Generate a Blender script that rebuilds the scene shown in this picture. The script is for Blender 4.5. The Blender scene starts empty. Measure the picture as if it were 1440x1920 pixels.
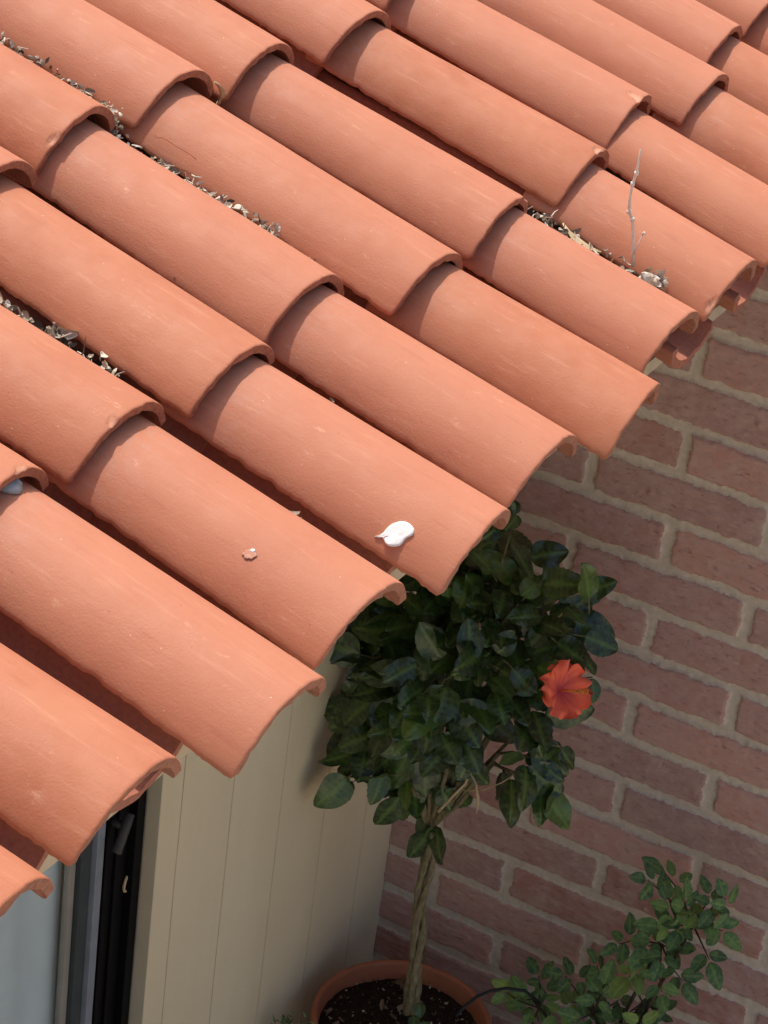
import bpy, bmesh, math, random
import numpy as np
from mathutils import Vector, Matrix

# ---------------------------------------------------------------- units
S = 0.09          # one brick course in metres: positions below are written in courses
ZG = 16.0         # ground lies 16 courses below the origin of the wall grid
def W(x, y, z): return Vector((x*S, y*S, (z+ZG)*S))
scene = bpy.context.scene
COL = scene.collection
rnd = random.Random(7)
radn = math.radians

# ---------------------------------------------------------------- camera
Rw = ((0.8707908120910473, 0.4784869234087635, 0.11302046586545852),
      (0.3283289981792273, -0.39483879580215264, -0.858080645558522),
      (-0.3659555034867683, 0.784316638516818, -0.5009231278462511))
CAM = (14.4078949, -39.6314253, 22.7416934)
cam = bpy.data.cameras.new('camera'); camo = bpy.data.objects.new('camera', cam); COL.objects.link(camo)
right = Vector(Rw[0]); down = Vector(Rw[1]); fwd = Vector(Rw[2])
m = Matrix.Identity(4)
for i in range(3):
    m[i][0] = right[i]; m[i][1] = -down[i]; m[i][2] = -fwd[i]
m.translation = W(*CAM)
camo.matrix_world = m
cam.sensor_fit = 'VERTICAL'; cam.sensor_height = 36; cam.lens = 88.6646; cam.clip_start = .05; cam.clip_end = 500
scene.camera = camo

# ---------------------------------------------------------------- sky and sun
SUN_DIR = Vector((-0.354, 0.230, 0.906)).normalized()      # towards the sun
elev = math.asin(SUN_DIR.z); azim = math.atan2(SUN_DIR.x, SUN_DIR.y)
world = bpy.data.worlds.new('World'); scene.world = world; world.use_nodes = True
nt = world.node_tree; nt.nodes.clear()
sky = nt.nodes.new('ShaderNodeTexSky'); sky.sky_type = 'NISHITA'; sky.sun_disc = False
sky.sun_elevation = elev; sky.sun_rotation = azim; sky.dust_density = 5.0; sky.air_density = 1.0
bg = nt.nodes.new('ShaderNodeBackground'); bg.inputs['Strength'].default_value = 0.150
wo = nt.nodes.new('ShaderNodeOutputWorld')
nt.links.new(sky.outputs[0], bg.inputs[0]); nt.links.new(bg.outputs[0], wo.inputs[0])
sl = bpy.data.lights.new('sun', 'SUN'); sl.energy = 3.3; sl.angle = radn(0.6); sl.color = (1, .95, .87)
so = bpy.data.objects.new('sun', sl); COL.objects.link(so)
so.rotation_mode = 'QUATERNION'; so.rotation_quaternion = SUN_DIR.to_track_quat('Z', 'Y'); so.location = W(-60, 10, 90)
scene.view_settings.view_transform = 'Standard'; scene.view_settings.look = 'None'
scene.view_settings.exposure = 0.12; scene.view_settings.gamma = 1.0

# ---------------------------------------------------------------- helpers
def tag(o, label=None, cat=None, group=None, kind=None):
    if label: o['label'] = label
    if cat: o['category'] = cat
    if group: o['group'] = group
    if kind: o['kind'] = kind
    return o
def meshobj(name, verts, faces, mat, parent=None, smooth=True, attrs=None, mats=None):
    me = bpy.data.meshes.new(name)
    verts = np.asarray(verts, dtype=float)
    me.from_pydata(verts.tolist(), [], [tuple(int(a) for a in f) for f in faces])
    if smooth: me.polygons.foreach_set('use_smooth', [True]*len(me.polygons))
    if attrs:
        for k, v in attrs.items():
            a = me.attributes.new(k, 'FLOAT', 'POINT'); a.data.foreach_set('value', np.asarray(v, dtype=np.float32))
    me.materials.append(mat)
    if mats:
        for mm in mats: me.materials.append(mm)
    me.update()
    o = bpy.data.objects.new(name, me); COL.objects.link(o)
    if parent: o.parent = parent
    return o
def empty(name, loc, label, cat, group=None):
    o = bpy.data.objects.new(name, None); o.empty_display_size = .05; o.location = loc; COL.objects.link(o)
    bpy.context.view_layer.update()
    return tag(o, label, cat, group)
class MB:
    """collects shapes into one mesh, vertices in metres, relative to origin"""
    def __init__(s, origin=(0,0,0)): s.v=[]; s.f=[]; s.a=[]; s.o=Vector(origin)
    def add(s, vs, fs, a=0.0):
        n=len(s.v); s.v += [tuple(Vector(p)-s.o) for p in vs]; s.f += [tuple(i+n for i in f) for f in fs]
        s.a += [a]*len(vs) if not hasattr(a,'__len__') else list(a)
    def box(s, p0, p1, a=0.0):
        x0,y0,z0=p0; x1,y1,z1=p1
        vs=[W(x,y,z) for x in (x0,x1) for y in (y0,y1) for z in (z0,z1)]
        s.add(vs, [(0,1,3,2),(4,6,7,5),(0,4,5,1),(2,3,7,6),(0,2,6,4),(1,5,7,3)], a)
    def tube(s, pts, rads, n=8, a=0.0, cap=True):
        pts=[Vector(p) for p in pts]; vs=[]; fs=[]
        up=Vector((.3,.2,1)).normalized(); t0=(pts[1]-pts[0]).normalized()
        u=t0.cross(up); u = u if u.length>.1 else t0.cross(Vector((1,0,0))); u.normalize()
        for i,p in enumerate(pts):
            t=(pts[min(i+1,len(pts)-1)]-pts[max(i-1,0)]).normalized()
            u=(u-t*u.dot(t)).normalized(); w=t.cross(u)
            for k in range(n):
                an=2*math.pi*k/n; vs.append(p+(u*math.cos(an)+w*math.sin(an))*rads[i])
        for i in range(len(pts)-1):
            for k in range(n):
                fs.append((i*n+k, i*n+(k+1)%n, (i+1)*n+(k+1)%n, (i+1)*n+k))
        if cap: fs.append(tuple(range(n))[::-1]); fs.append(tuple(range((len(pts)-1)*n, len(pts)*n)))
        s.add(vs, fs, a)
    def build(s, name, mat, parent=None, smooth=True, mats=None):
        return meshobj(name, s.v, s.f, mat, parent, smooth, {'rnd': s.a}, mats)
def bevel(o, w, seg=2):
    b=o.modifiers.new('bevel','BEVEL'); b.width=w; b.segments=seg; b.limit_method='ANGLE'; b.angle_limit=radn(40)
    return o
def interp(a, b, t): return a+(b-a)*t
# smooth value noise on numpy arrays
def vnoise(x, y, seed=0, z=0.0):
    x=np.asarray(x,float); y=np.asarray(y,float)
    xi=np.floor(x).astype(np.int64); yi=np.floor(y).astype(np.int64); fx=x-xi; fy=y-yi
    fx=fx*fx*(3-2*fx); fy=fy*fy*(3-2*fy)
    def h(a,b):
        n=(a*374761393+b*668265263+seed*974634777)&0xffffffff
        n=((n^(n>>13))*1274126177)&0xffffffff
        return ((n^(n>>16))&0xffff)/65535.0
    return (h(xi,yi)*(1-fx)+h(xi+1,yi)*fx)*(1-fy)+(h(xi,yi+1)*(1-fx)+h(xi+1,yi+1)*fx)*fy
def fbm(x,y,seed=0,o=4):
    s=0; a=.5; t=0
    for k in range(o):
        s=s+a*vnoise(x*2**k,y*2**k,seed+k*17); t+=a; a*=.5
    return s/t*2-1

# ---------------------------------------------------------------- materials
class NT:
    def __init__(s, name):
        s.m=bpy.data.materials.new(name); s.m.use_nodes=True; s.t=s.m.node_tree; s.n=s.t.nodes; s.b=s.n['Principled BSDF']
        s.tc=s.n.new('ShaderNodeTexCoord')
    def new(s,t,**k):
        n=s.n.new(t)
        for a,b in k.items(): setattr(n,a,b)
        return n
    def link(s,a,b): s.t.links.new(a,b)
    def mapped(s, scale=(1,1,1), src=None, off=None):
        mp=s.new('ShaderNodeMapping'); mp.inputs['Scale'].default_value=scale
        s.link(src or s.tc.outputs['Object'], mp.inputs['Vector'])
        if off is not None: s.link(off, mp.inputs['Location'])
        return mp.outputs[0]
    def noise(s, vec, scale, detail=4, rough=.55, dist=0):
        n=s.new('ShaderNodeTexNoise'); n.inputs['Scale'].default_value=scale; n.inputs['Detail'].default_value=detail
        n.inputs['Roughness'].default_value=rough; n.inputs['Distortion'].default_value=dist
        s.link(vec,n.inputs['Vector']); return n.outputs['Fac']
    def ramp(s, fac, stops, interp='LINEAR'):
        r=s.new('ShaderNodeValToRGB'); e=r.color_ramp; e.interpolation=interp
        while len(e.elements)<len(stops): e.elements.new(.5)
        for el,(p,c) in zip(e.elements,stops):
            el.position=p; el.color=c if len(c)==4 else (*c,1)
        s.link(fac,r.inputs[0]); return r.outputs[0]
    def mix(s, fac, a, b, mode='MIX'):
        n=s.new('ShaderNodeMix',data_type='RGBA',blend_type=mode)
        for i,v in ((0,fac),(6,a),(7,b)):
            if hasattr(v,'links') or hasattr(v,'is_linked'): s.link(v,n.inputs[i])
            else: n.inputs[i].default_value = v if i==0 else (*v,1)
        return n.outputs[2]
    def math(s, op, a, b=None):
        n=s.new('ShaderNodeMath',operation=op)
        for i,v in ((0,a),(1,b)):
            if v is None: continue
            if hasattr(v,'is_linked'): s.link(v,n.inputs[i])
            else: n.inputs[i].default_value=v
        return n.outputs[0]
    def attr(s,name):
        n=s.new('ShaderNodeAttribute'); n.attribute_name=name; return n.outputs['Fac']
    def bump(s, h, strength=.3, dist=.001, prev=None):
        n=s.new('ShaderNodeBump'); n.inputs['Strength'].default_value=strength; n.inputs['Distance'].default_value=dist
        s.link(h,n.inputs['Height'])
        if prev is not None: s.link(prev,n.inputs['Normal'])
        return n.outputs[0]
    def out(s, color=None, rough=.7, normal=None, spec=.5):
        if color is not None:
            if hasattr(color,'is_linked'): s.link(color,s.b.inputs['Base Color'])
            else: s.b.inputs['Base Color'].default_value=(*color,1)
        if hasattr(rough,'is_linked'): s.link(rough,s.b.inputs['Roughness'])
        else: s.b.inputs['Roughness'].default_value=rough
        if normal is not None: s.link(normal,s.b.inputs['Normal'])
        s.b.inputs['Specular IOR Level'].default_value=spec
        return s.m
def tile_material(name='terracotta', dull=0.0):
    t=NT(name)
    oi=t.new('ShaderNodeObjectInfo'); r=oi.outputs['Random']
    off=t.new('ShaderNodeCombineXYZ'); t.link(t.math('MULTIPLY',r,37.0),off.inputs[0]); t.link(t.math('MULTIPLY',r,11.0),off.inputs[1])
    v1=t.mapped((1,1,1),off=off.outputs[0]); vs=t.mapped((.11,1,1),off=off.outputs[0])
    big=t.noise(v1,9,3,.5); mid=t.noise(v1,42,5,.6); fine=t.noise(v1,330,4,.6); fine2=t.noise(v1,900,2,.7); st=t.noise(vs,110,5,.65)
    c=t.ramp(big,[(.30,(.425,.140,.066)),(.5,(.470,.165,.079)),(.72,(.515,.196,.100))])
    c=t.mix(t.math('MULTIPLY',r,.65),c,(.53,.205,.118))
    c=t.mix(t.ramp(mid,[(.35,(.0,)*3),(.7,(.40,)*3)]),c,(.53,.208,.121))
    # long pale drag marks and scuffs left by the extruder
    c=t.mix(t.ramp(st,[(.57,(0,0,0)),(.74,(.34,)*3)]),c,(.68,.33,.20))
    c=t.mix(t.ramp(st,[(.26,(.45,)*3),(.42,(0,0,0))]),c,(.40,.125,.07))
    pal=t.noise(t.mapped((.45,1,1),off=off.outputs[0]),55,6,.75)
    pm=t.math('MULTIPLY',t.ramp(pal,[(.60,(0,)*3),(.70,(.7,)*3)]),t.ramp(t.noise(v1,14,2),[(.5,(0,)*3),(.66,(.75,)*3)]))
    c=t.mix(pm,c,(.80,.46,.29))
    # tiny pits and white specks
    vo=t.new('ShaderNodeTexVoronoi'); vo.inputs['Scale'].default_value=46; t.link(v1,vo.inputs['Vector'])
    c=t.mix(t.ramp(vo.outputs['Distance'],[(.035,(.7,)*3),(.06,(0,)*3)]),c,(.36,.12,.07))
    vo2=t.new('ShaderNodeTexVoronoi'); vo2.inputs['Scale'].default_value=38; t.link(t.mapped((1,1,1.3),off=off.outputs[0]),vo2.inputs['Vector'])
    c=t.mix(t.ramp(vo2.outputs['Distance'],[(.018,(.7,)*3),(.034,(0,)*3)]),c,(.86,.62,.48))
    c=t.mix(t.attr('chip'),c,(.70,.33,.20))
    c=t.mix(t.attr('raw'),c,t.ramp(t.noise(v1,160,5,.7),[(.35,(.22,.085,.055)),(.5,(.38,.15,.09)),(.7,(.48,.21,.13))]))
    c=t.mix(t.math('MULTIPLY',t.attr('dust'),t.ramp(t.noise(v1,70,6,.7),[(.42,(0,)*3),(.66,(.22,)*3)])),c,(.46,.30,.24))
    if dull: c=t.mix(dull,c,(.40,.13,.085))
    n=t.bump(fine2,.3,.0005); n=t.bump(fine,.42,.0010,n); n=t.bump(mid,.22,.0010,n); n=t.bump(st,.14,.0008,n)
    rg=t.ramp(t.noise(v1,30,4),[(.3,(.56,)*3),(.7,(.70,)*3)])
    return t.out(c,rg,n,.32)
M={}
M['tile']=tile_material()
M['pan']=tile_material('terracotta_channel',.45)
def simple(name,c1,c2,scale,rough=.7,bs=.2,bd=.001,spec=.4,bscale=None,metal=0):
    t=NT(name); v=t.mapped()
    c=t.ramp(t.noise(v,scale,5,.6),[(.3,c1),(.7,c2)])
    n=t.bump(t.noise(v,bscale or scale*6,5,.6),bs,bd)
    t.b.inputs['Metallic'].default_value=metal
    return t.out(c,rough,n,spec)
def brick_material():
    t=NT('old_brick'); v=t.mapped()
    g=t.new('ShaderNodeAttribute'); g.attribute_name='bid'
    bid=g.outputs['Fac']
    base=t.ramp(bid,[(0,(.40,.195,.150)),(.25,(.53,.260,.200)),(.5,(.47,.275,.235)),(.75,(.64,.335,.260)),(1,(.44,.250,.220))])
    n1=t.noise(v,24,6,.65); n2=t.noise(t.mapped((.35,1,1)),130,5,.7)
    c=t.mix(t.ramp(n1,[(.38,(0,)*3),(.66,(.75,)*3)]),base,(.60,.40,.335))
    c=t.mix(t.ramp(n2,[(.56,(0,)*3),(.72,(.7,)*3)]),c,(.66,.46,.38))
    c=t.mix(t.ramp(n2,[(.28,(.75,)*3),(.42,(0,)*3)]),c,(.22,.09,.065))
    pit=t.noise(v,210,4,.8)
    c=t.mix(t.ramp(pit,[(.27,(.9,)*3),(.34,(0,)*3)]),c,(.10,.045,.035))
    mo=t.ramp(t.noise(v,60,6,.7),[(.3,(.60,.485,.37)),(.6,(.75,.63,.495)),(.8,(.82,.71,.58))])
    fac=t.attr('mortar')
    e=t.math('ADD',fac,t.math('MULTIPLY',t.math('SUBTRACT',t.noise(v,130,6,.75),.5),1.7))
    fm=t.ramp(e,[(.40,(0,)*3),(.60,(1,)*3)])
    c=t.mix(fm,c,mo)
    n=t.bump(t.noise(v,420,5,.7),.7,.0018); n=t.bump(n2,.5,.003,n); n=t.bump(pit,.4,.002,n)
    return t.out(c,.92,n,.2)
M['brick']=brick_material()
def cladding_material():
    t=NT('cream_cladding'); v=t.mapped()
    c=t.ramp(t.noise(t.mapped((1,1,.15)),7,4),[(.3,(.80,.67,.44)),(.7,(.86,.735,.50))])
    c=t.mix(t.attr('groove'),c,(.50,.37,.16))
    c=t.mix(t.ramp(t.noise(t.mapped((1,1,.08)),60,4,.7),[(.62,(0,)*3),(.75,(.4,)*3)]),c,(.78,.65,.42))
    # fine slanting grain of a fibre board
    mp=t.new('ShaderNodeMapping'); mp.inputs['Rotation'].default_value=(radn(38),0,0); mp.inputs['Scale'].default_value=(1,.22,1)
    t.link(t.tc.outputs['Object'],mp.inputs['Vector'])
    n=t.bump(t.noise(mp.outputs[0],300,4,.6),.8,.0022); n=t.bump(t.noise(v,30,3),.2,.003,n)
    return t.out(c,.75,n,.3)
M['clad']=cladding_material()
M['trim']=simple('cream_trim_paint',(.56,.47,.32),(.62,.52,.36),14,.6,.25,.001)
M['reflection']=simple('taupe_reflection',(.26,.23,.19),(.32,.29,.24),14,.6,.2,.001)  # brownish reflection put into a flat colour
M['fascia']=simple('cream_board',(.55,.42,.27),(.66,.53,.36),20,.7,.3,.001)
M['deck']=simple('roof_board',(.30,.20,.12),(.40,.28,.17),12,.9)
M['black']=simple('black_frame_paint',(.0025,.0025,.003),(.005,.0045,.0055),30,.6,.1,.0005,.12)
M['grey_metal']=simple('grey_aluminium',(.20,.22,.25),(.26,.28,.31),25,.45,.1,.0005,.5)
M['dark_grey']=simple('dark_grey_seal',(.035,.042,.045),(.05,.058,.06),25,.55,.1,.0005,.4)
M['plaster']=simple('plain_render_wall',(.50,.44,.34),(.56,.50,.39),6,.85)
M['paving']=simple('pale_paving',(.46,.40,.31),(.54,.47,.37),3,.85,.3,.003,.3,60)
M['curtain']=simple('pale_curtain_cloth',(.84,.86,.86),(.90,.92,.91),12,.9,.2,.001,.1,600)
M['pot']=simple('clay_coloured_pot',(.40,.125,.055),(.47,.16,.075),18,.55,.15,.0008,.4)
M['soil']=simple('potting_soil',(.018,.010,.007),(.05,.03,.02),120,.95,.8,.004,.1,300)
M['chips']=None
t=NT('bark_chips'); c=t.ramp(t.attr('rnd'),[(0,(.05,.03,.02)),(.5,(.16,.10,.06)),(.8,(.34,.24,.15)),(1,(.55,.50,.42))]); M['chips']=t.out(c,.9,None,.1)
t=NT('bark'); v=t.mapped((1,1,.25)); c=t.ramp(t.noise(v,220,5,.7),[(.3,(.10,.075,.035)),(.6,(.24,.20,.11)),(.8,(.33,.29,.18))]); M['bark']=t.out(c,.8,t.bump(t.noise(v,300,4),.5,.0015),.2)
t=NT('dark_stem'); c=t.ramp(t.noise(t.mapped(),150),[(.3,(.03,.02,.012)),(.7,(.08,.055,.03))]); M['stem']=t.out(c,.7,None,.3)
def leaf_material(name, stops, rough=.38, vein=.5, spec=.5):
    t=NT(name); v=t.mapped()
    c=t.ramp(t.attr('rnd'),stops)
    c=t.mix(t.ramp(t.noise(v,120,4,.6),[(.4,(0,)*3),(.75,(.35,)*3)]),c,tuple(min(1,x*1.9) for x in stops[-1][1]))
    c=t.mix(t.math('MULTIPLY',t.attr('vein'),vein*.6),c,tuple(min(1,x*2.1) for x in stops[-1][1]))
    n=t.bump(t.attr('vein'),.6,.0016); n=t.bump(t.noise(v,330,3),.25,.0009,n)
    m_=t.out(c,rough,n,spec)
    t.b.inputs['Subsurface Weight'].default_value=0
    return m_
M['leaf']=leaf_material('glossy_dark_leaf',[(0,(.010,.020,.007)),(.5,(.022,.043,.012)),(.85,(.046,.086,.018)),(1,(.095,.155,.028))],.30,.6,.6)
M['rose']=leaf_material('matt_green_leaf',[(0,(.030,.068,.036)),(.45,(.055,.120,.050)),(.8,(.11,.19,.055)),(1,(.20,.27,.06))],.55,.35,.3)
t=NT('orange_petal'); c=t.mix(t.attr('throat'),(.90,.125,.060),(.45,.03,.09)); c=t.mix(t.math('MULTIPLY',t.attr('vein'),.40),c,(.98,.28,.14))
M['petal']=t.out(c,.6,t.bump(t.attr('vein'),.4,.001),.3)
t=NT('yellow_stamen'); M['stamen']=t.out((.80,.30,.05),.6)
t=NT('red_stigma'); M['stigma']=t.out((.35,.02,.02),.6)
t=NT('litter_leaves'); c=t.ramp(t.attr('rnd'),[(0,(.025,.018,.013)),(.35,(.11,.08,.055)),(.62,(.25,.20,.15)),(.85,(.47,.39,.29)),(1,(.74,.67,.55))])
c=t.mix(t.ramp(t.noise(t.mapped(),260,4,.7),[(.4,(.0,)*3),(.7,(.5,)*3)]),c,(.12,.09,.07)); M['litter']=t.out(c,.85,t.bump(t.noise(t.mapped(),300,4),.5,.001),.2)
M['dryleaf']=simple('dry_tan_leaf',(.46,.32,.17),(.62,.48,.29),60,.7,.4,.001)
M['twig']=simple('pale_twig',(.60,.50,.40),(.90,.82,.70),60,.8,.4,.0006)
M['white']=simple('white_splash',(.86,.84,.80),(.93,.92,.89),200,.8,.25,.0006,.2,500)
M['pebble']=simple('grey_pebble',(.20,.20,.20),(.55,.55,.53),60,.85,.5,.002)
M['handle']=simple('brown_handle',(.035,.030,.028),(.06,.05,.046),60,.5)

# ================================================================ SETTING
g=meshobj('ground',[(-200,-200,0),(200,-200,0),(200,200,0),(-200,200,0)],[(0,1,2,3)],M['paving'],smooth=False); tag(g,kind='structure')

XC=-2.919                       # plane of the cream wall
TH=0.23522; THR=0.30467; E1=3.661; E2=4.215
TD=Vector((math.cos(TH),0,-math.sin(TH))); NN=Vector((math.sin(TH),0,math.cos(TH))); EE=Vector((0,1,0))
RO=1.16; BETA=radn(64.5); THK=.132
PIT=2.4385; Y0=-20.74; OX=3.76; OZ=6.731
def roof_under(x): return 5.12+(OX-x)*math.tan(THR)

# ---- brick wall: one mesh, every brick a raised rounded block in uneven mortar
A=3.6965
JO={(0,0.0):.10,(2,0.0):-.04,(4,1.0):.08,(5,.5):-.04,(7,.5):.05,(8,1.0):.07,(-3,.5):-.09,(10,0.0):-.14,(11,-.5):.09,(12,0.0):-.11}
def brick_wall():
    x0,x1=XC,14.0; z0,z1=-16.0,8.6
    st=.030; nx=int((9.2-x0)/st)+1
    # finer grid where the photo looks, coarser beyond
    xs=np.concatenate([np.linspace(x0,7.6,int((7.6-x0)/.028)), np.linspace(7.6,x1,60)[1:]])
    zs=np.concatenate([np.linspace(z0,-14.2,20)[:-1], np.linspace(-14.2,5.6,int(19.8/.028)), np.linspace(5.6,z1,30)[1:]])
    X,Z=np.meshgrid(xs,zs)
    # wobbling bed joints
    wob=.035*fbm(X*.35,Z*.5,3)+.02*fbm(X*1.6,Z*1.3,5)
    Zw=Z+wob-.0
    rowf=-Zw                                     # course r is centred at z=-r
    row=np.round(rowf).astype(int)
    h=(rowf-row)                                 # -.5 .. .5
    roff=np.array([[(math.sin(r*12.9898)*43758.5453)%1 for r in range(-12,20)]])[0]
    jig=(vnoise(row*7.3+.5,np.zeros_like(X),9)-.5)*.10
    half=np.where(row%2==0,0.0,.5)
    Xw=X+.02*fbm(X*2.1,Z*2.3,8)-jig*.6
    for (r_,c_),d in JO.items():
        sel=(row==r_)&(abs(X-c_*A)<A*.5); Xw=np.where(sel,Xw-d+jig*.6,Xw)
    # measured joints sit ON multiples of A (+half)
    cf=Xw/A-half; cj=np.round(cf); dx=(cf-cj)*A  # distance to the nearest head joint
    cell=np.floor(cf)
    bid=vnoise(cell*5.1+row*3.7+.5,row*9.7+.5,21)
    mb=.108+.028*fbm(X*.8,Z*.8,31); mh=.10+.03*vnoise(cj*3.3,row*2.2,4)
    d1=(.5-abs(h))-mb; d2=abs(dx)-mh
    # rounded rectangle distance: positive inside brick
    k=.06
    d=np.where((d1<k)&(d2<k), k-np.sqrt(np.maximum(k-d1,0)**2+np.maximum(k-d2,0)**2), np.minimum(d1,d2))
    d=d+.045*fbm(X*3.1,Z*4.3,41,3)+.036*fbm(X*7.3+1.7*Z,Z*9.7,43,4)+.018*fbm(X*29,Z*33,44,2)
    prof=np.clip(d/.055,-1,1); prof=.5+.5*np.sin(prof*np.pi/2)
    hb=.062+.07*(vnoise(cell*1.7+row,row*4.1,77)-.5)                # some bricks stand prouder
    surf=prof*(hb+.018*fbm(X*2.2,Z*4.5,51)+.020*fbm(X*7,Z*15,52,5)) + (1-prof)*(.012*fbm(X*7,Z*7,61,5)+.010*fbm(X*1.2,Z*1.2,62))
    # chips and pits on the faces
    pit=np.clip(vnoise(X*11,Z*15,71)-.86,0,1)*4; surf=surf-prof*pit*.035
    # smeared blobs of mortar
    for bx,bz,br in ((1.35,.98-1.0,.075),(3.15,2.05,.09),(2.9,-9.3,.05)):
        g_=np.exp(-((X-bx)**2+(Z-bz)**2)/br**2*1.4); surf=surf+.06*g_
    Y=-surf
    V=np.stack([X,Y,Z],-1).reshape(-1,3)
    # cut: keep below the roof
    ny_,nx_=X.shape
    idx=np.arange(ny_*nx_).reshape(ny_,nx_)
    top=np.where(X<2.7,5.2+(OX-X)*math.tan(THR),5.0)
    Zc=np.minimum(V[:,2],top.reshape(-1)); V[:,2]=Zc
    keep=(Z[:-1,:-1]<top[:-1,:-1])
    q=np.stack([idx[:-1,:-1],idx[:-1,1:],idx[1:,1:],idx[1:,:-1]],-1)[keep]
    Vm=[(a*S,b*S,(c+ZG)*S) for a,b,c in V]
    mort=np.clip(.5-d/.05,0,1).reshape(-1); bidf=bid.reshape(-1)
    n=len(Vm)
    # body behind the face
    def P(x,z,y): return (x*S,y*S,(z+ZG)*S)
    prof_pts=[(x0,z0),(x1,z0),(x1,5.0),(2.7,5.0),(2.7,5.2+(OX-2.7)*math.tan(THR)),(x0,5.2+(OX-x0)*math.tan(THR))]
    fr=[P(x,z,.004) for x,z in prof_pts]; bk=[P(x,z,1.35) for x,z in prof_pts]
    Vm+=fr+bk; k6=len(prof_pts); F=q.tolist()
    for i in range(k6):
        j=(i+1)%k6; F.append([n+i,n+k6+i,n+k6+j,n+j])
    F.append([n+k6+i for i in range(k6)][::-1])
    mort=np.concatenate([mort,np.ones(2*k6)]); bidf=np.concatenate([bidf,np.zeros(2*k6)])
    o=meshobj('brick_wall',Vm,F,M['brick'],attrs={'mortar':mort,'bid':bidf})
    return tag(o,'weathered pinkish red brick wall with thick cream mortar behind the potted plants','wall')
brick_wall()

# ---- the house: cream clad wall, window, room behind, boards under the tiles
house=empty('house',W(XC,-9,-ZG),'cream clad house wall with a dark framed window under the tiled eave','house')
def local(mb): mb.o=Vector(house.location); return mb
def clad_panel():
    gro=[-9.13,-7.31,-5.35,-3.43,-1.45]
    ys=[-9.86]; 
    for g_ in gro: ys+= [g_-.018,g_-.010,g_+.010,g_+.018]
    ys+=[-.015]
    prof=[]; gm=[]
    for i,y in enumerate(ys):
        isg=(i>0 and i<len(ys)-1 and (i-1)%4 in (1,2))
        prof.append((XC-(.035 if isg else 0),y)); gm.append(1.0 if isg else 0.0)
    # mitred edges: subdivide wide stretches, light waviness
    P=[];G=[]
    for i in range(len(prof)-1):
        (xa,ya),(xb,yb)=prof[i],prof[i+1]; n=max(1,int((yb-ya)/.22))
        for k in range(n):
            t=k/n; P.append((interp(xa,xb,t),interp(ya,yb,t))); G.append(interp(gm[i],gm[i+1],t))
    P.append(prof[-1]);G.append(gm[-1])
    zs=np.linspace(-16,7.35,120); V=[];F=[];GA=[]
    for zi,z in enumerate(zs):
        for (x,y),g_ in zip(P,G):
            wv=.012*float(fbm(y*.6,z*.35,5,2))
            yy=y if y<-.1 else y+.03*float(fbm(3.1,z*2.5,6,3))
            V.append(W(x+wv,yy,z)); GA.append(g_)
    n=len(P)
    for a in range(len(zs)-1):
        for b in range(n-1): F.append((a*n+b,a*n+b+1,(a+1)*n+b+1,(a+1)*n+b))
    V=[tuple(p-house.location) for p in V]
    return meshobj('wall',V,F,M['clad'],house,smooth=False,attrs={'groove':GA})
clad_panel()
mb=local(MB()); mb.box((XC-1.2,-9.86,-16),(XC-.05,14,7.3)); mb.box((XC-1.2,.0-40,-16),(XC-.02,-24.2,7.3)); mb.box((XC-1.2,-24.2,6.0),(XC-.02,-9.87,7.3))
mb.box((-32,-40,-16),(-31,14,16.0)); mb.box((-31,-40,-16),(XC-1.2,-39,7.0)); mb.box((-31,13,-16),(XC-1.2,14,7.0)); mb.box((-31,-39,-16),(XC-1.2,13,-15.7))
mb.build('rear_walls',M['plaster'],house,False)
mb=local(MB()); mb.box((XC-.24,-9.885,-16),(XC+.02,-9.862,6.0)); mb.build('corner_trim',M['trim'],house,False)
# deck and boards
mb=local(MB())
xa,xb=2.44,-31.0
vs=[]
for y in (-40,14):
    for x,dz in ((xa,0),(xb,0),(xb,-.12),(xa,-.12)): vs.append(W(x,y,roof_under(x)+.05+dz))
mb.add(vs,[(0,1,2,3),(7,6,5,4),(0,4,5,1),(1,5,6,2),(2,6,7,3),(3,7,4,0)]); mb.build('roof_deck',M['deck'],house,False)
mb=local(MB()); vs=[]
for y in (-40,14):
    zl=4.86-.034*(y+4)
    for x,z in ((2.46,zl+.24),(2.6,zl+.24),(2.6,zl),(2.46,zl)): vs.append(W(x,y,z))
mb.add(vs,[(0,1,2,3),(7,6,5,4),(0,4,5,1),(1,5,6,2),(2,6,7,3),(3,7,4,0)]); mb.build('fascia_board',M['fascia'],house,False)
# window
def win_part(name,boxes,mat,bev=.0012):
    mb=local(MB())
    for a,b in boxes: mb.box(a,b)
    o=mb.build(name,mat,win,False); 
    if bev: bevel(o,bev)
    return o
win=bpy.data.objects.new('window',None); COL.objects.link(win); win.parent=house; win.location=(0,0,0)
zb,zt=-15.9,6.0
win_part('frame',[((XC-.9,-11.05,zb),(XC-.42,-9.89,zt)),((XC-.42,-10.14,zb),(XC-.26,-9.888,zt)),((XC-.42,-10.56,zb),(XC-.36,-10.46,zt)),((XC-.42,-10.93,zb),(XC-.34,-10.80,zt))],M['black'])
win_part('sash_edge',[((XC-.62,-11.27,zb),(XC-.30,-11.06,zt))],M['grey_metal'])
win_part('sash_stile',[((XC-.60,-11.58,zb),(XC-.40,-11.28,zt))],M['dark_grey'])
win_part('reflection_strip',[((XC-.62,-11.76,zb),(XC-.50,-11.585,zt))],M['reflection'])  # reflected band beside the glass, built as a solid coloured strip
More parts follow.
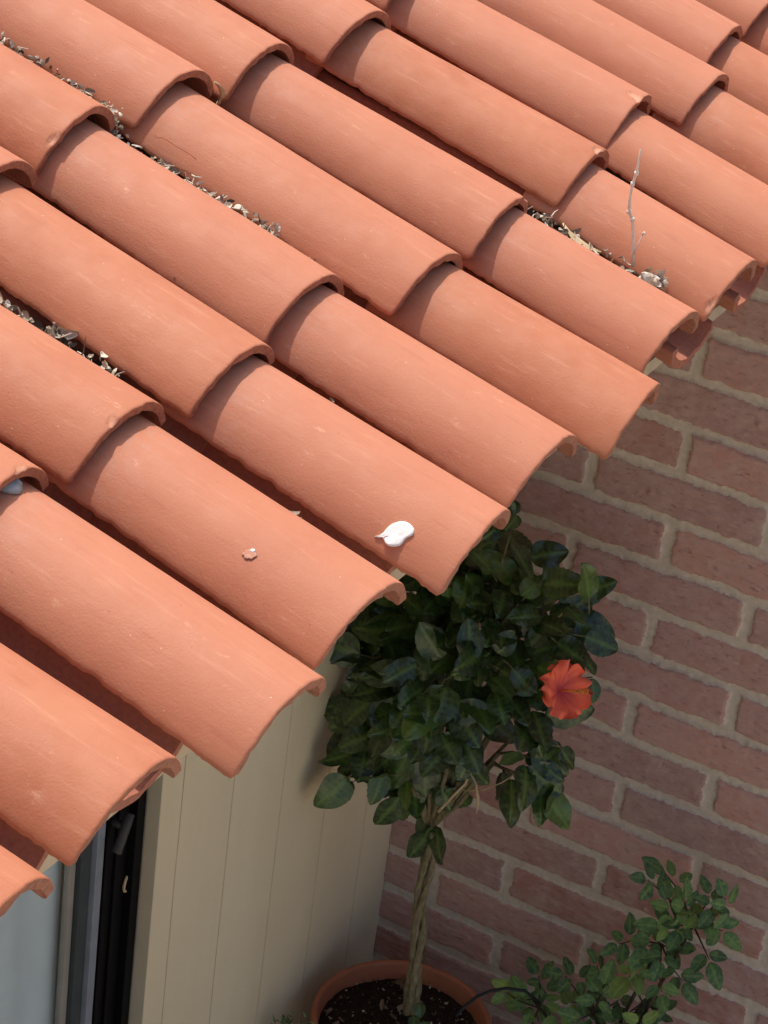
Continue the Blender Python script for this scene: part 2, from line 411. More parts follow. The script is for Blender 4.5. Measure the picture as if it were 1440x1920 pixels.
# curtain with soft folds and the pane in front of it
ys=np.linspace(-24,-11.6,220); zs=np.linspace(zb,zt,30); V=[];F=[]
for z in zs:
    for y in ys:
        x=XC-.80+.06*math.sin(y*2.1+.3*math.sin(z*.2))+.04*math.sin(y*5.3+1+z*.05)+.05*math.sin(y*.7+z*.15)
        V.append(tuple(W(x,y,z)-house.location))
n=len(ys)
for a in range(len(zs)-1):
    for b in range(n-1): F.append((a*n+b,a*n+b+1,(a+1)*n+b+1,(a+1)*n+b))
meshobj('curtain',V,F,M['curtain'],win)
t=NT('window_glass'); t.b.inputs['Transmission Weight'].default_value=0.0
gl=t.new('ShaderNodeBsdfGlossy'); gl.inputs['Roughness'].default_value=.02; tr=t.new('ShaderNodeBsdfTransparent'); tr.inputs[0].default_value=(.93,.96,.96,1)
fr=t.new('ShaderNodeLayerWeight'); mx=t.new('ShaderNodeMixShader')
t.link(t.math('ADD',t.math('MULTIPLY',t.math('POWER',fr.outputs['Facing'],4.0),.7),.04),mx.inputs[0]); t.link(tr.outputs[0],mx.inputs[1]); t.link(gl.outputs[0],mx.inputs[2]); t.link(mx.outputs[0],t.n['Material Output'].inputs[0]); M['glass']=t.m
mb=local(MB()); mb.box((XC-.60,-24.1,zb),(XC-.56,-11.765,zt)); mb.build('pane',M['glass'],win,False)
# lever handle on the black frame and a hanging hook
mb=local(MB()); mb.tube([W(XC-.45,-10.75,-3.35),W(XC-.12,-10.75,-3.35)],[.075*S]*2,10); mb.tube([W(XC-.12,-10.62,-3.15),W(XC-.10,-10.80,-3.40),W(XC-.08,-11.02,-3.72)],[.085*S,.09*S,.085*S],12)
bevel(mb.build('handle',M['handle'],win),.001)
mb=local(MB()); pts=[]
for k in range(9):
    an=-1.2+k/8*3.6; pts.append(W(XC-.38+.0*k,-10.05-.20*math.cos(an-.4)*.8,-5.05-.2*math.sin(an)))
mb.tube(pts,[.028*S]*9,6); mb.build('hook',M['dryleaf'],win)

# ================================================================ ROOF TILES
SIL={(0,0):(3.530,-20.647,6.786),(0,1):(3.950,-18.216,6.686),(0,2):(3.691,-15.925,6.748),(0,3):(3.950,-13.404,6.686),(0,4):(3.757,-11.031,6.732),(0,5):(4.066,-8.666,6.658),(0,6):(3.573,-6.249,6.776),(0,7):(3.576,-3.803,6.775),(1,1):(-0.045,-18.165,7.904),(1,2):(0.055,-15.845,7.880),(1,3):(0.232,-13.488,7.838),(1,4):(-0.088,-11.109,7.915),(1,5):(0.687,-8.891,7.729),(1,6):(0.578,-6.362,7.755),(1,7):(0.705,-3.566,7.725),(1,8):(0.323,-0.930,7.816),(1,9):(0.800,1.375,7.702),(2,3):(-3.877,-13.235,9.123),(2,4):(-4.108,-10.933,9.179),(2,5):(-3.975,-8.594,9.147),(2,6):(-3.743,-6.529,9.091),(2,7):(-3.477,-3.856,9.028)}
def sil(r,c):
    if (r,c) in SIL: return Vector(SIL[(r,c)])
    q=random.Random(r*97+c*13+5)
    s=(0 if r==0 else E1+(r-1)*E2)-q.uniform(-.25,.25)
    return Vector((OX-s*math.cos(THR),Y0+PIT*c+q.uniform(-.08,.08),OZ+s*math.sin(THR)))
CV=Vector(CAM)
def tile_frame(r,c):
    P=sil(r,c); v=P-CV
    phi=math.atan2(-v.dot(NN),v.dot(EE))
    return P-(NN*math.cos(phi)+EE*math.sin(phi))*RO
def tile_matrix(org,td,nn):
    m=Matrix.Identity(4)
    for i in range(3): m[i][0]=td[i]; m[i][1]=EE[i]; m[i][2]=nn[i]
    m.translation=W(*org); return m
def tile_mesh(name,length,R,beta,thk,taper,seed,mat,chips=(),dusty=0,flip=False,coarse=False):
    nl=24 if coarse else 90; na=20 if coarse else 44
    # stations along the length: fine near the lower end (x=0)
    s=np.linspace(0,1,nl)**1.15; xs=-length*s
    xs=np.concatenate([[0.0,-.010,-.030],xs[1:]-.05*(1-s[1:])]); nl=len(xs)
    th=np.linspace(-1,1,na)
    XX,TT=np.meshgrid(xs,th,indexing='ij')
    f=-XX/length
    rad=R*(1-taper*f); cz=R-rad
    # ragged side edges, slightly uneven section
    jl=.010*fbm(XX*2.2+seed,0*XX,seed)+.022*fbm(XX*13+seed,0*XX,seed+5)+.022*np.maximum(0,vnoise(XX*7+seed,0*XX,seed+9)-.7)*4
    ang=TT*beta+np.where(TT<0,-1,1)*(-jl/R)*np.clip(abs(TT)*4-3,0,1)
    wav=.010*fbm(XX*.6+seed,TT*1.1,seed+2)+.0015*fbm(XX*2.7,TT*4,seed+3)
    sag=.010*math.sin(seed)*(TT**2)
    ro=rad+wav+sag; 
    # end outline: slightly slanted, wavy, rounded corners
    slant=.05*math.sin(seed*3.1)
    endj=(.022*fbm(TT*3+seed,0*TT,seed+11)+.012*fbm(TT*12+seed,0*TT,seed+12)+slant*TT-.035*(np.clip(abs(TT)-.95,0,1)/.05)**2)*np.exp(XX*2.0)
    Xo=XX+endj
    chip=np.zeros_like(XX)
    for (tc,wd,dp) in chips:
        fall=np.clip(1-((TT-tc)/wd)**2-(XX/dp)**2+.5*fbm(XX*9,TT*9,seed+33),0,1); chip=np.maximum(chip,np.clip(fall*9,0,1))
    Ro=ro.copy(); Ro[0,:]-=.012; Ro[1,:]-=.003
    edge=np.clip((abs(TT)-.975)/.025,0,1); Ro-=edge*.012
    Ro-=chip*(.030+.020*fbm(XX*14,TT*14,seed+71))
    Ri=rad-thk+.008*fbm(XX*2,TT*3,seed+40)+.010*fbm(XX*1,TT*9,seed+41)
    # bottom lip ragged on the inner side
    Xi=XX+endj+.02*fbm(TT*9+seed,0*TT,seed+13)*np.exp(XX*3); Xi[0,:]-=.004
    def pt(X,Rr): return np.stack([X*S,Rr*np.sin(ang)*S,(Rr*np.cos(ang)+cz)*S*(-1 if flip else 1)],-1).reshape(-1,3)
    V=np.concatenate([pt(Xo,Ro),pt(Xi,Ri)]); N=nl*na
    idx=np.arange(N).reshape(nl,na); F=[]
    q=np.stack([idx[:-1,:-1],idx[1:,:-1],idx[1:,1:],idx[:-1,1:]],-1).reshape(-1,4)
    q2=q[:,::-1]+N
    F=q.tolist()+q2.tolist()
    e0=2*N; V=np.concatenate([V,V[idx[0]],V[idx[0]+N]])
    for j in range(na-1):
        F.append([e0+j,e0+j+1,e0+na+j+1,e0+na+j]); F.append([idx[-1,j+1],idx[-1,j],idx[-1,j]+N,idx[-1,j+1]+N])
    for i in range(nl-1):
        F.append([idx[i+1,0],idx[i,0],idx[i,0]+N,idx[i+1,0]+N]); F.append([idx[i,-1],idx[i+1,-1],idx[i+1,-1]+N,idx[i,-1]+N])
    if flip: F=[f[::-1] for f in F]
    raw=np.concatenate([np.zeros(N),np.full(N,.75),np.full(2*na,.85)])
    ch=np.concatenate([chip.reshape(-1),np.zeros(N+2*na)])
    du=np.concatenate([(np.exp(-((XX+dusty)/.55)**2)*1.0).reshape(-1) if dusty else np.zeros(N),np.full(N+2*na,.35)])
    o=meshobj(name,V,F,mat,attrs={'chip':ch,'raw':raw,'dust':du})
    me=o.data
    # crisp arris between face and cut end
    return o
ORD=['first','second','third','fourth','fifth','sixth','seventh','eighth','ninth','tenth','eleventh','twelfth','thirteenth','fourteenth','fifteenth','sixteenth','seventeenth','eighteenth']
def proj(P):
    d=P-CV; return 720+4728.78*d.dot(right)/d.dot(fwd), 960+4728.78*d.dot(down)/d.dot(fwd)
CHIPS={(1,8):[(-.05,.08,.24)],(1,7):[(.12,.14,.10)],(2,3):[(-.55,.08,.14)],(1,2):[(-.28,.06,.09)],(0,7):[(-.8,.08,.12)],(1,1):[(.2,.1,.08)],(1,6):[(.5,.12,.12)],(2,4):[(-.6,.07,.08)]}
FEAT={(0,3):'carrying the white splash near its lower end',(0,2):'with a small whitish scuff in its middle',(1,8):'with its lower rim chipped at the crown',(2,3):'with a scab chipped off its lower rim',(0,5):'with the bare brick wall right under its end',(0,1):'over the cream wall left of the leafy tree',(0,0):'reaching over the dark window frame',(0,4):'ending just above the top of the leafy tree',(0,7):'behind the upright dry twig',(0,6):'with the dry leaf litter along its upper side',(1,4):'with the long grey leaf litter along its upper side',(1,5):'with a hairline crack near its top',(1,2):'with the notch in its lower rim left of the crown',(1,1):'with dirt under its end, left edge of photo',(0,-1):'cut by the left edge of the photo above the window',(2,5):'with a curled tan leaf beside its end',(2,4):'with a pale scratch at the left edge of the photo',(1,7):'with a broken crown at its lower rim'}
COURSE={0:'eave course',1:'second course',2:'third course',3:'fourth course'}
first={0:-1,1:0,2:2,3:3}
TF={}
def visible(org,L):
    pts=[]
    for s_ in (0,-L*.5,-L*.9):
        for y in (-1.1,0,1.1):
            for z in (.4,1.16): pts.append(proj(org+TD*s_+EE*y+NN*z))
    x=[p[0] for p in pts]; y=[p[1] for p in pts]
    return max(x),min(x),max(y),min(y)
for r in range(0,5):
    for c in range(-2,15):
        org=tile_frame(r,c); TF[(r,c)]=org
        L=E1+1.05 if r==0 else E2+.75
        # length to reach under the next course
        up=tile_frame(r+1,c); L=min(5.2,abs((up-org).dot(TD))+.55)
        yaw=max(-.035,min(.035,-.6*((up-org).dot(EE))/4.0))
        mxx,mnx,mxy,mny=visible(org,L)
        if mxx<-330 or mnx>1440+330 or mny>1920+200 or mxy<-330: continue
        seen=not(mxx<0 or mnx>1440 or mny>1920 or mxy<0)
        q=random.Random(r*31+c*7)
        o=tile_mesh('cover_tile',L,RO,BETA+radn({(0,1):1.5,(0,2):2,(1,7):0.5,(0,0):1.5,(1,5):0,(1,3):0,(0,4):2,(0,5):3,(0,6):3,(1,4):4,(1,6):2}.get((r,c),2)),THK,.115,r*50+c*3+11,M['tile'],CHIPS.get((r,c),()),dusty=(.0 if r>=1 and False else (L-.8 if q.random()<.75 else 0)),coarse=not seen)
        mw=tile_matrix(org,TD,NN)
        mw=mw@Matrix.Rotation(yaw,4,'Z')
        o.matrix_world=mw
        if seen:
            lab='arched clay tile, %s from the lower left in the %s'%(ORD[c-first[r]] if r in first and 0<=c-first[r]<18 else 'one',COURSE.get(r,'top course'))
            if (r,c) in FEAT: lab='clay tile %s, %s'%(FEAT[(r,c)],COURSE[r])
        else: lab='arched clay tile continuing the roof outside the picture'
        tag(o,lab,'roof tile','arched cover tiles laid on the roof')
# channel tiles between the covers
RP=.98
for r in range(0,5):
    for c in range(-2,14):
        a,b=TF[(r,c)],TF[(r,c+1)]
        s0=0 if r==0 else E1+(r-1)*E2
        q=random.Random(r*41+c*17+3)
        base=Vector((OX-s0*math.cos(THR)+((-.95 if c<5 else -.52) if r==0 else -.3),(a.y+b.y)/2,0)); 
        base.x+=q.uniform(-.06,.06)
        base.z=(OZ-.94)-.50+(OX-base.x)*math.tan(THR)
        L=E2+.9
        org=base+NN*(.98 if not(r==0 and c>=5) else .88)
        mxx,mnx,mxy,mny=visible(org-NN*.6,L)
        if mxx<-250 or mnx>1440+250 or mny>1920+150 or mxy<-250: continue
        o=tile_mesh('channel_tile',L,(.84 if r==0 and c>=5 else RP),radn(68),.15,.05,r*77+c*5+400,M['pan'],(),dusty=0,flip=True,coarse=True)
        o.matrix_world=tile_matrix(org,TD,NN)
        cc=c-first.get(r,2)
        lab='channel tile between the %s and %s arched tiles of the %s'%(ORD[cc],ORD[cc+1],COURSE.get(r,'top course')) if r in first and cc>=0 else 'hollow channel tile outside the picture'
        tag(o,lab,'roof tile','hollow channel tiles between the cover tiles')

def hitplane(px,py,yv):
    d=right*((px-720)/4728.78)+down*((py-960)/4728.78)+fwd
    return CV+d*((yv-CV.y)/d.y)
def hit_tile(r,c,px,py):
    """local (along, angle) of the point of a cover tile seen at px,py"""
    o=TF[(r,c)]; d=(right*((px-720)/4728.78)+down*((py-960)/4728.78)+fwd).normalized()
    p=CV-o; a=Vector((0,p.dot(EE),p.dot(NN))); b=Vector((0,d.dot(EE),d.dot(NN)))
    x=-2.0
    for k in range(6):
        f=-x/5.0; R=RO*(1-.115*f); cz=RO-R
        py_,pz=a.y,a.z-cz
        A_=b.y**2+b.z**2; B_=2*(py_*b.y+pz*b.z); C_=py_**2+pz**2-R*R
        D_=max(0,B_*B_-4*A_*C_); t_=(-B_-math.sqrt(D_))/(2*A_)
        x=(p+d*t_).dot(TD)
    return x,math.atan2(py_+b.y*t_,pz+b.z*t_)
def on_tile(r,c,x,an,h=0):
    f=-x/5.0; R=RO*(1-.115*f); cz=RO-R
    return TF[(r,c)]+TD*x+EE*((R+h)*math.sin(an))+NN*((R+h)*math.cos(an)+cz)
def gap(r,c,x,y=0,h=0):
    return (TF[(r,c)]+TF[(r,c+1)])*.5+TD*x+EE*y+NN*h
def u2m(p): return W(p.x,p.y,p.z)

# ---- small things lying on the tiles
def splash(name,r,c,outline,label,cat,hfun,mat):
    P=[hit_tile(r,c,*p) for p in outline]
    cx=sum(p[0] for p in P)/len(P); ca=sum(p[1] for p in P)/len(P)
    org=u2m(on_tile(r,c,cx,ca)); V=[];F=[];n=len(P); rings=(1,.97,.8,.55,.3)
    for k,f in enumerate(rings):
        for (x,a_) in P:
            xx=cx+(x-cx)*f; aa=ca+(a_-ca)*f
            h=-.004 if k==0 else hfun(xx,aa,f)
            V.append(u2m(on_tile(r,c,xx,aa,h))-org)
    V.append(u2m(on_tile(r,c,cx,ca,hfun(cx,ca,0)))-org)
    for k in range(len(rings)-1):
        for i in range(n): F.append((k*n+i,k*n+(i+1)%n,(k+1)*n+(i+1)%n,(k+1)*n+i))
    for i in range(n): F.append(((len(rings)-1)*n+i,(len(rings)-1)*n+(i+1)%n,len(rings)*n))
    o=meshobj(name,V,F,mat); o.location=org; return tag(o,label,cat)
ol=[(305,475),(345,468),(380,460),(430,420),(465,375),(500,340),(540,312),(580,295),(630,280),(680,275),(730,282),(780,305),(815,335),(840,370),(843,400),(840,430),(820,455),(800,470),(765,485),(735,500),(710,530),(690,560),(665,590),(640,605),(600,613),(560,615),(530,613),(500,605),(470,580),(450,550),(430,515),(415,485),(385,490),(350,492)]
ol=[(660+u/7.2,940+v/7.2) for u,v in ol]
lx,la=hit_tile(0,3,731,1024)
splash('white_splash',0,3,ol,'dried white splash with a curled tail on a sunlit clay tile','splash',
       lambda x,a_,f: .034+.003*float(fbm(x*30,a_*30,3,3))+.06*math.exp(-((x-lx)**2+(a_-la)**2)/.008),M['white'])
o2=[(470+13*math.cos(k*.2094)*(1+.16*math.sin(k*1.3)+.1*math.cos(k*2.9)),1041+9*math.sin(k*.2094)*(1+.14*math.cos(k*1.9))) for k in range(30)]
M['faint']=simple('chalky_mark',(.50,.20,.11),(.66,.38,.27),200,.8,.3,.0006)
splash('chalky_mark',0,2,[(x-2,y-2) for x,y in o2],'faint chalky mark with white crumbs in the middle of a clay tile','mark',lambda x,a_,f:.0025+.001*float(fbm(x*40,a_*40,3,2)),M['faint'])
o3=[(474+4.5*math.cos(k*.6),1032+3*math.sin(k*.6)) for k in range(11)]
splash('white_crumb',0,2,o3,'tiny white crumb on the chalky mark','crumb',lambda x,a_,f:.008,M['white'])
crk=[(293,250),(291,256),(296,259),(305,258),(318,266),(332,275),(345,282),(357,290),(368,299)]
tl=[o for o in COL.objects if o.name.startswith('cover_tile') and 'hairline' in o.get('label','')]
if tl:
    mb=MB(); mb.tube([u2m(on_tile(1,5,*hit_tile(1,5,*p),.004)) for p in crk],[S*.006]*len(crk),5)
    M['crack']=simple('crack_line',(.36,.12,.06),(.42,.145,.075),80,.9)
    bpy.context.view_layer.update()
    o=mb.build('crack',M['crack']); o.parent=tl[0]; o.matrix_parent_inverse=tl[0].matrix_world.inverted()
# grey round stone under the end of the leftmost tile
mb=MB(); ctr=on_tile(0,1,*hit_tile(0,1,14,912),.03)
o_=u2m(ctr); mb.o=o_; vs=[];fs=[]
nu,nv=14,9
for i in range(nv):
    for j in range(nu):
        th_=math.pi*i/(nv-1); ph=2*math.pi*j/nu; k=1+.15*float(fbm(i*.7,j*.5,4,2))
        vs.append(u2m(ctr+TD*(.18*math.sin(th_)*math.cos(ph)*k)+EE*(.17*math.sin(th_)*math.sin(ph)*k)+NN*(.07*math.cos(th_)*k)))
for i in range(nv-1):
    for j in range(nu): fs.append((i*nu+j,i*nu+(j+1)%nu,(i+1)*nu+(j+1)%nu,(i+1)*nu+j))
mb.add(vs,fs); o=mb.build('pebble',M['pebble']); o.location=o_; tag(o,'flat grey pebble lodged under the end of the leftmost tile','pebble')

# ---- leaf litter caught in the gaps
def shard(mb,p,q,size,val,lw=2.2,up=.5):
    """a curled scrap of dry leaf"""
    d=Vector((q.gauss(0,1),q.gauss(0,1),q.gauss(0,up))).normalized(); n=Vector((q.gauss(0,1),q.gauss(0,1),q.gauss(0,1)))
    s_=d.cross(n).normalized(); n=s_.cross(d).normalized()
    L=size; w=size/lw; cu=q.uniform(-1.6,1.6); cw=q.uniform(-1.2,1.2); vs=[];fs=[]
    for i in range(6):
        t_=i/5; ww=w*math.sin(math.pi*(.08+.86*t_))**.7*(1+.25*q.uniform(-1,1))
        ctr=p+d*(L*(t_-.5)*math.cos(cu*(t_-.5)))+n*(L*.45*math.sin(cu*(t_-.5))*(t_-.5)*2)
        for j in (-1,-.4,.4,1): vs.append(u2m(ctr+s_*(ww*j*.5)+n*(cw*ww*j*j*.5)))
    for i in range(5):
        for j in range(3): fs.append((i*4+j,i*4+j+1,i*4+j+5,i*4+j+4))
    mb.add(vs,fs,val)
def litter(items,label,seed,origin):
    q=random.Random(seed); mb=MB(u2m(origin))
    for (r,c,xa,xb,n,h0,h1,sz,dark) in items:
        if n>=80:                       # matted soil and crumbled leaves under the loose scraps
            nx_=int((xb-xa)/.045); vs=[];fs=[];vv=[]
            for i in range(nx_+1):
                x=xa+(xb-xa)*i/nx_; en=min(1,min(i,nx_-i)/6)
                for j in range(13):
                    y=-.48+.96*j/12
                    hh=h1-.34+.12*float(fbm(x*1.3,y*2,seed,2))+.16*float(fbm(x*6,y*6,seed+2,4))-(1-en)*.5
                    vs.append(u2m(gap(r,c,x,y,hh))); vv.append(min(1,max(0,.10+.45*float(vnoise(x*14,y*14,seed+3))**2)))
            for i in range(nx_):
                for j in range(12): fs.append((i*13+j,i*13+j+1,(i+1)*13+j+1,(i+1)*13+j))
            mb.add(vs,fs,vv)
        for k in range(n):
            x=q.uniform(xa,xb); h=q.uniform(h0,h1); y=q.uniform(-.34,.26)
            t_=(h-h0)/(h1-h0+1e-6)
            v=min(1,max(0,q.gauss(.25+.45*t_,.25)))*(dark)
            if q.random()<.75: shard(mb,gap(r,c,x,y,h),q,sz*q.uniform(.5,1.5),v,q.uniform(1.2,3.5))
            elif q.random()<.5:
                a_=gap(r,c,x,y,h); d=Vector((q.gauss(0,1),q.gauss(0,1),q.gauss(.2,.6))).normalized()*sz*q.uniform(1,2.2)
                mid=a_+d*.5+Vector((q.gauss(0,.04),q.gauss(0,.04),q.gauss(0,.04)))
                mb.tube([u2m(a_),u2m(mid),u2m(a_+d)],[.014*S,.011*S,.006*S],5,v+.15)
            else:
                p=gap(r,c,x,y,h); s_=sz*q.uniform(.15,.4); ring=[]
                vs=[p+Vector((a*s_*q.uniform(.6,1.2),b*s_*q.uniform(.6,1.2),e*s_*q.uniform(.6,1.2))) for a,b,e in ((1,0,0),(-1,0,0),(0,1,0),(0,-1,0),(0,0,1),(0,0,-1))]
                mb.add([u2m(z) for z in vs],[(0,2,4),(2,1,4),(1,3,4),(3,0,4),(2,0,5),(1,2,5),(3,1,5),(0,3,5)],v)
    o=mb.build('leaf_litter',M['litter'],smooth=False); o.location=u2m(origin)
    return tag(o,label,'leaf litter',None,'stuff')
litter([(2,4,-3.7,-.1,900,.1,.66,.12,1.5),(1,4,-4.7,-1.7,900,.1,.70,.13,1.5),(1,4,-2.05,-1.75,22,.45,.80,.20,1.5),(1,4,-1.2,-.95,10,.40,.70,.14,1.5)],'grey dry leaf litter filling the long gap between tiles at the upper left',5,gap(1,4,-3.5))
litter([(1,2,-3.0,-.9,230,.0,.60,.17,1.25),(1,2,-2.25,-1.9,34,.20,.62,.28,1.1),(1,3,-2.0,-1.7,9,.35,.66,.14,1.0)],'spiky dry straw and leaf scraps in the gap at the left edge',9,gap(1,2,-2))
litter([(0,6,-3.9,-.75,480,.1,.68,.14,1.55),(0,6,-1.15,-.80,50,.40,.78,.22,1.6),(0,6,-3.4,-2.6,20,.35,.62,.24,1.5)],'pale dry leaf litter in the gap under the upright twig',12,gap(0,6,-2))
litter([(1,5,-4.6,-3.6,45,-.2,.5,.16,.5),(1,8,-3.6,-2.6,28,-.1,.52,.14,.5),(0,2,-1.95,-1.6,10,.2,.62,.15,1.7),(0,3,-3.6,-2.9,18,-.1,.50,.13,1.1),(0,4,-2.0,-1.9,3,.3,.6,.1,1.6)],'few dark crumbs and a white scrap in the narrow gaps',14,gap(1,5,-4))
# long tan leaf lying in the gap by the twig, and a curled one further up
def dry_blade(name,pts,wid,label,bend=.25,twist=0.0):
    pts=[Vector(p) for p in pts]; vs=[];fs=[]; n=len(pts); o_=u2m(pts[0])
    for i,p in enumerate(pts):
        t_=(pts[min(n-1,i+1)]-pts[max(0,i-1)]).normalized(); s_=t_.cross(NN).normalized()
        up=s_.cross(t_); s2=s_*math.cos(twist*i/n)+up*math.sin(twist*i/n); u2=s2.cross(t_)
        w=wid[i]
        for j in (-1,-.5,0,.5,1): vs.append(u2m(p+s2*(w*j)+u2*(abs(j)**2*w*bend*2))-o_)
    for i in range(n-1):
        for j in range(4): fs.append((i*5+j,i*5+j+1,i*5+j+6,i*5+j+5))
    me=meshobj(name,vs,fs,M['dryleaf']); me.location=o_
    sd=me.modifiers.new('thickness','SOLIDIFY'); sd.thickness=.0006
    return tag(me,label,'dry leaf')
dry_blade('dry_leaf',[gap(0,6,-2.7,.10,.74),gap(0,6,-2.55,.06,.66),gap(0,6,-2.4,.04,.62),gap(0,6,-2.25,.04,.60),gap(0,6,-2.1,.08,.60),gap(0,6,-1.95,.14,.62)],[.015,.05,.08,.08,.05,.015],'long tan dry leaf lying in the gap left of the upright twig')
dry_blade('dry_leaf',[gap(2,5,-.02,-.24,.80),gap(2,5,.02,-.20,.76),gap(2,5,.05,-.16,.70),gap(2,5,.08,-.12,.60),gap(2,5,.12,-.10,.48),gap(2,5,.05,-.12,.34)],[.015,.04,.06,.07,.05,.015],'curled tan dry leaf wedged beside a tile end near the top left',.5,.6)
# upright twig
b0=gap(0,6,-1.08,.16,.50); o_=u2m(b0)
tp=[hitplane(px,py,b0.y) for px,py in ((1187,500),(1187,470),(1187,440),(1186,412),(1179,397),(1181,372),(1186,345),(1193,325),(1198,300),(1201,280))]
sh=b0-tp[0]; mb=MB(o_)
mb.tube([u2m(p+sh*.0) for p in tp],[S*a for a in (.030,.028,.025,.024,.026,.022,.020,.022,.016,.010)],7)
for k in (3,4,6,7):
    mb.tube([u2m(tp[k]-Vector((0,0,.03))),u2m(tp[k]+Vector((0,0,.03)))],[.036*S,.034*S],7)
mb.tube([u2m(hitplane(px,py,b0.y-.02)) for px,py in ((1188,478),(1196,458),(1207,438))],[.014*S,.012*S,.008*S],6)
mb.tube([u2m(hitplane(px,py,b0.y-.02)) for px,py in ((1204,440),(1208,436),(1210,441))],[.018*S,.022*S,.012*S],6)
o=mb.build('twig',M['twig']); o.location=o_; tag(o,'thin pale jointed twig standing upright in the tile gap','twig')
# thin pale shell of bark in the gap at the left edge
dry_blade('pale_flake',[gap(0,0,-3.95,.02,.30),gap(0,0,-3.8,.06,.44),gap(0,0,-3.62,.12,.50),gap(0,0,-3.45,.20,.55)],[.03,.09,.10,.04],'pale curved flake in the gap at the left edge of the photo',.6)['category']='flake'

# ================================================================ PLANTS
def leaf(mb,vv,base,d,n,L,wd,q,fold=.25,curl=.25,serr=.0,shape=0.8,val=None,nl=11):
    d=d.normalized(); s_=d.cross(n).normalized(); n=s_.cross(d).normalized()
    val=q.random() if val is None else val
    tw=q.uniform(-.35,.35); us=(-1,-.62,-.28,-.03,.03,.28,.62,1); vs=[];fs=[];ve=[]
    ph=q.uniform(0,6)
    for i in range(nl):
        t_=i/(nl-1); w=math.sin(math.pi*min(1,t_**shape*.985+.012))**.58*wd*.5*(1-.12*t_)
        if serr and t_>.30 and i<nl-1: w*=1+serr*(1 if i%2 else -1)
        c_=base+d*(L*t_*(1-.10*curl*t_))-n*(curl*L*t_*t_*.7)
        a_=tw*t_; s2=s_*math.cos(a_)+n*math.sin(a_); n2=n*math.cos(a_)-s_*math.sin(a_)
        for u in us:
            z=fold*abs(u)*w+.05*wd*math.sin(3.2*u+t_*9+ph)*abs(u)-.035*wd*(math.cos(i*math.pi)*abs(u)*(1-abs(u))*3)
            vs.append(u2m(c_+s2*(u*w)+n2*z)); ve.append(1.0 if abs(u)<.1 else (.35 if i%2 else 0)*(1-abs(u)))
    k=len(us)
    for i in range(nl-1):
        for j in range(k-1): fs.append((i*k+j,i*k+j+1,(i+1)*k+j+1,(i+1)*k+j))
    mb.add(vs,fs,val); vv.extend(ve)
def rvec(q,s=1): return Vector((q.gauss(0,s),q.gauss(0,s),q.gauss(0,s)))
PY=-3.4; pc=hitplane(754,1911,PY); PR=1.862; rimz=pc.z
plant=empty('potted_tree',W(pc.x,pc.y,-ZG),'small dark leaved tree with braided trunk and one orange flower in a clay pot','potted tree')
def sub(mb,name,mat,parent=None,smooth=True,vein=None,**k):
    par=parent or plant
    o=meshobj(name,mb.v,mb.f,mat,par,smooth,dict(rnd=mb.a,**({'vein':vein} if vein is not None else {}),**k)); return o
def lathe(name,prof,cx,cy,mat,parent,n=96):
    o0=Vector(parent.location); V=[];F=[]
    for (r_,z) in prof:
        for k in range(n):
            a=2*math.pi*k/n; V.append(W(cx+r_*math.cos(a),cy+r_*math.sin(a),z)-o0)
    for i in range(len(prof)-1):
        for k in range(n): F.append((i*n+k,i*n+(k+1)%n,(i+1)*n+(k+1)%n,(i+1)*n+k))
    return meshobj(name,V,F,mat,parent)
def pot_profile(R,rz,z0,rb):
    return [(.01,z0+.03),(rb,z0+.03),(rb+.02,z0+.1),(R-.20,rz-.62),(R-.17,rz-.60),(R-.055,rz-.58),(R-.03,rz-.54),(R-.01,rz-.06),(R-.02,rz-.015),(R-.05,rz),(R-.10,rz),(R-.125,rz-.02),(R-.14,rz-.08),(R-.24,rz-.75),(rb-.15,z0+.3)]
lathe('pot',pot_profile(PR,rimz,-16,1.35),pc.x,pc.y,M['pot'],plant)
def soil_disc(cx,cy,R,z,parent,seed):
    V=[];F=[];n=72;m_=34; o0=Vector(parent.location)
    for i in range(m_+1):
        for k in range(n):
            a=2*math.pi*k/n; r_=R*i/m_; x=r_*math.cos(a); y=r_*math.sin(a)
            h=.07*float(fbm(x*2,y*2,seed,3))+.09*float(fbm(x*9,y*9,seed+4,3))*(1 if i<m_ else 0)+.10*max(0,1-r_/R)
            V.append(W(cx+x,cy+y,z+h)-o0)
    for i in range(m_):
        for k in range(n): F.append((i*n+k,i*n+(k+1)%n,(i+1)*n+(k+1)%n,(i+1)*n+k))
    return meshobj('soil',V,F,M['soil'],parent)
soil_disc(pc.x,pc.y,PR-.17,rimz-.40,plant,3)
q=random.Random(3); mb=MB(plant.location)
for k in range(420):
    a=q.uniform(0,6.283); r_=(PR-.25)*math.sqrt(q.random()); big=q.random()<.05
    p=Vector((pc.x+r_*math.cos(a),pc.y+r_*math.sin(a),rimz-.30+.05*q.random()+.06*(1-r_/PR)))
    s_=q.uniform(.12,.26) if big else q.uniform(.02,.07); d=rvec(q); d.z*=.35; d.normalize(); n=d.cross(rvec(q)).normalized(); b=d.cross(n)
    L,w,h=s_,s_*q.uniform(.35,.8),s_*q.uniform(.1,.35); vs=[]
    for i in (-1,1):
        for j in (-1,1):
            for e in (-1,1): vs.append(u2m(p+d*(i*L*.5*q.uniform(.7,1.1))+n*(j*w*.5*q.uniform(.7,1.1))+b*(e*h*.5)))
    mb.add(vs,[(0,1,3,2),(4,6,7,5),(0,4,5,1),(2,3,7,6),(0,2,6,4),(1,5,7,3)],q.uniform(.45,.75) if big else q.random()**1.8)
sub(mb,'bark_chips',M['chips'],None,False,)
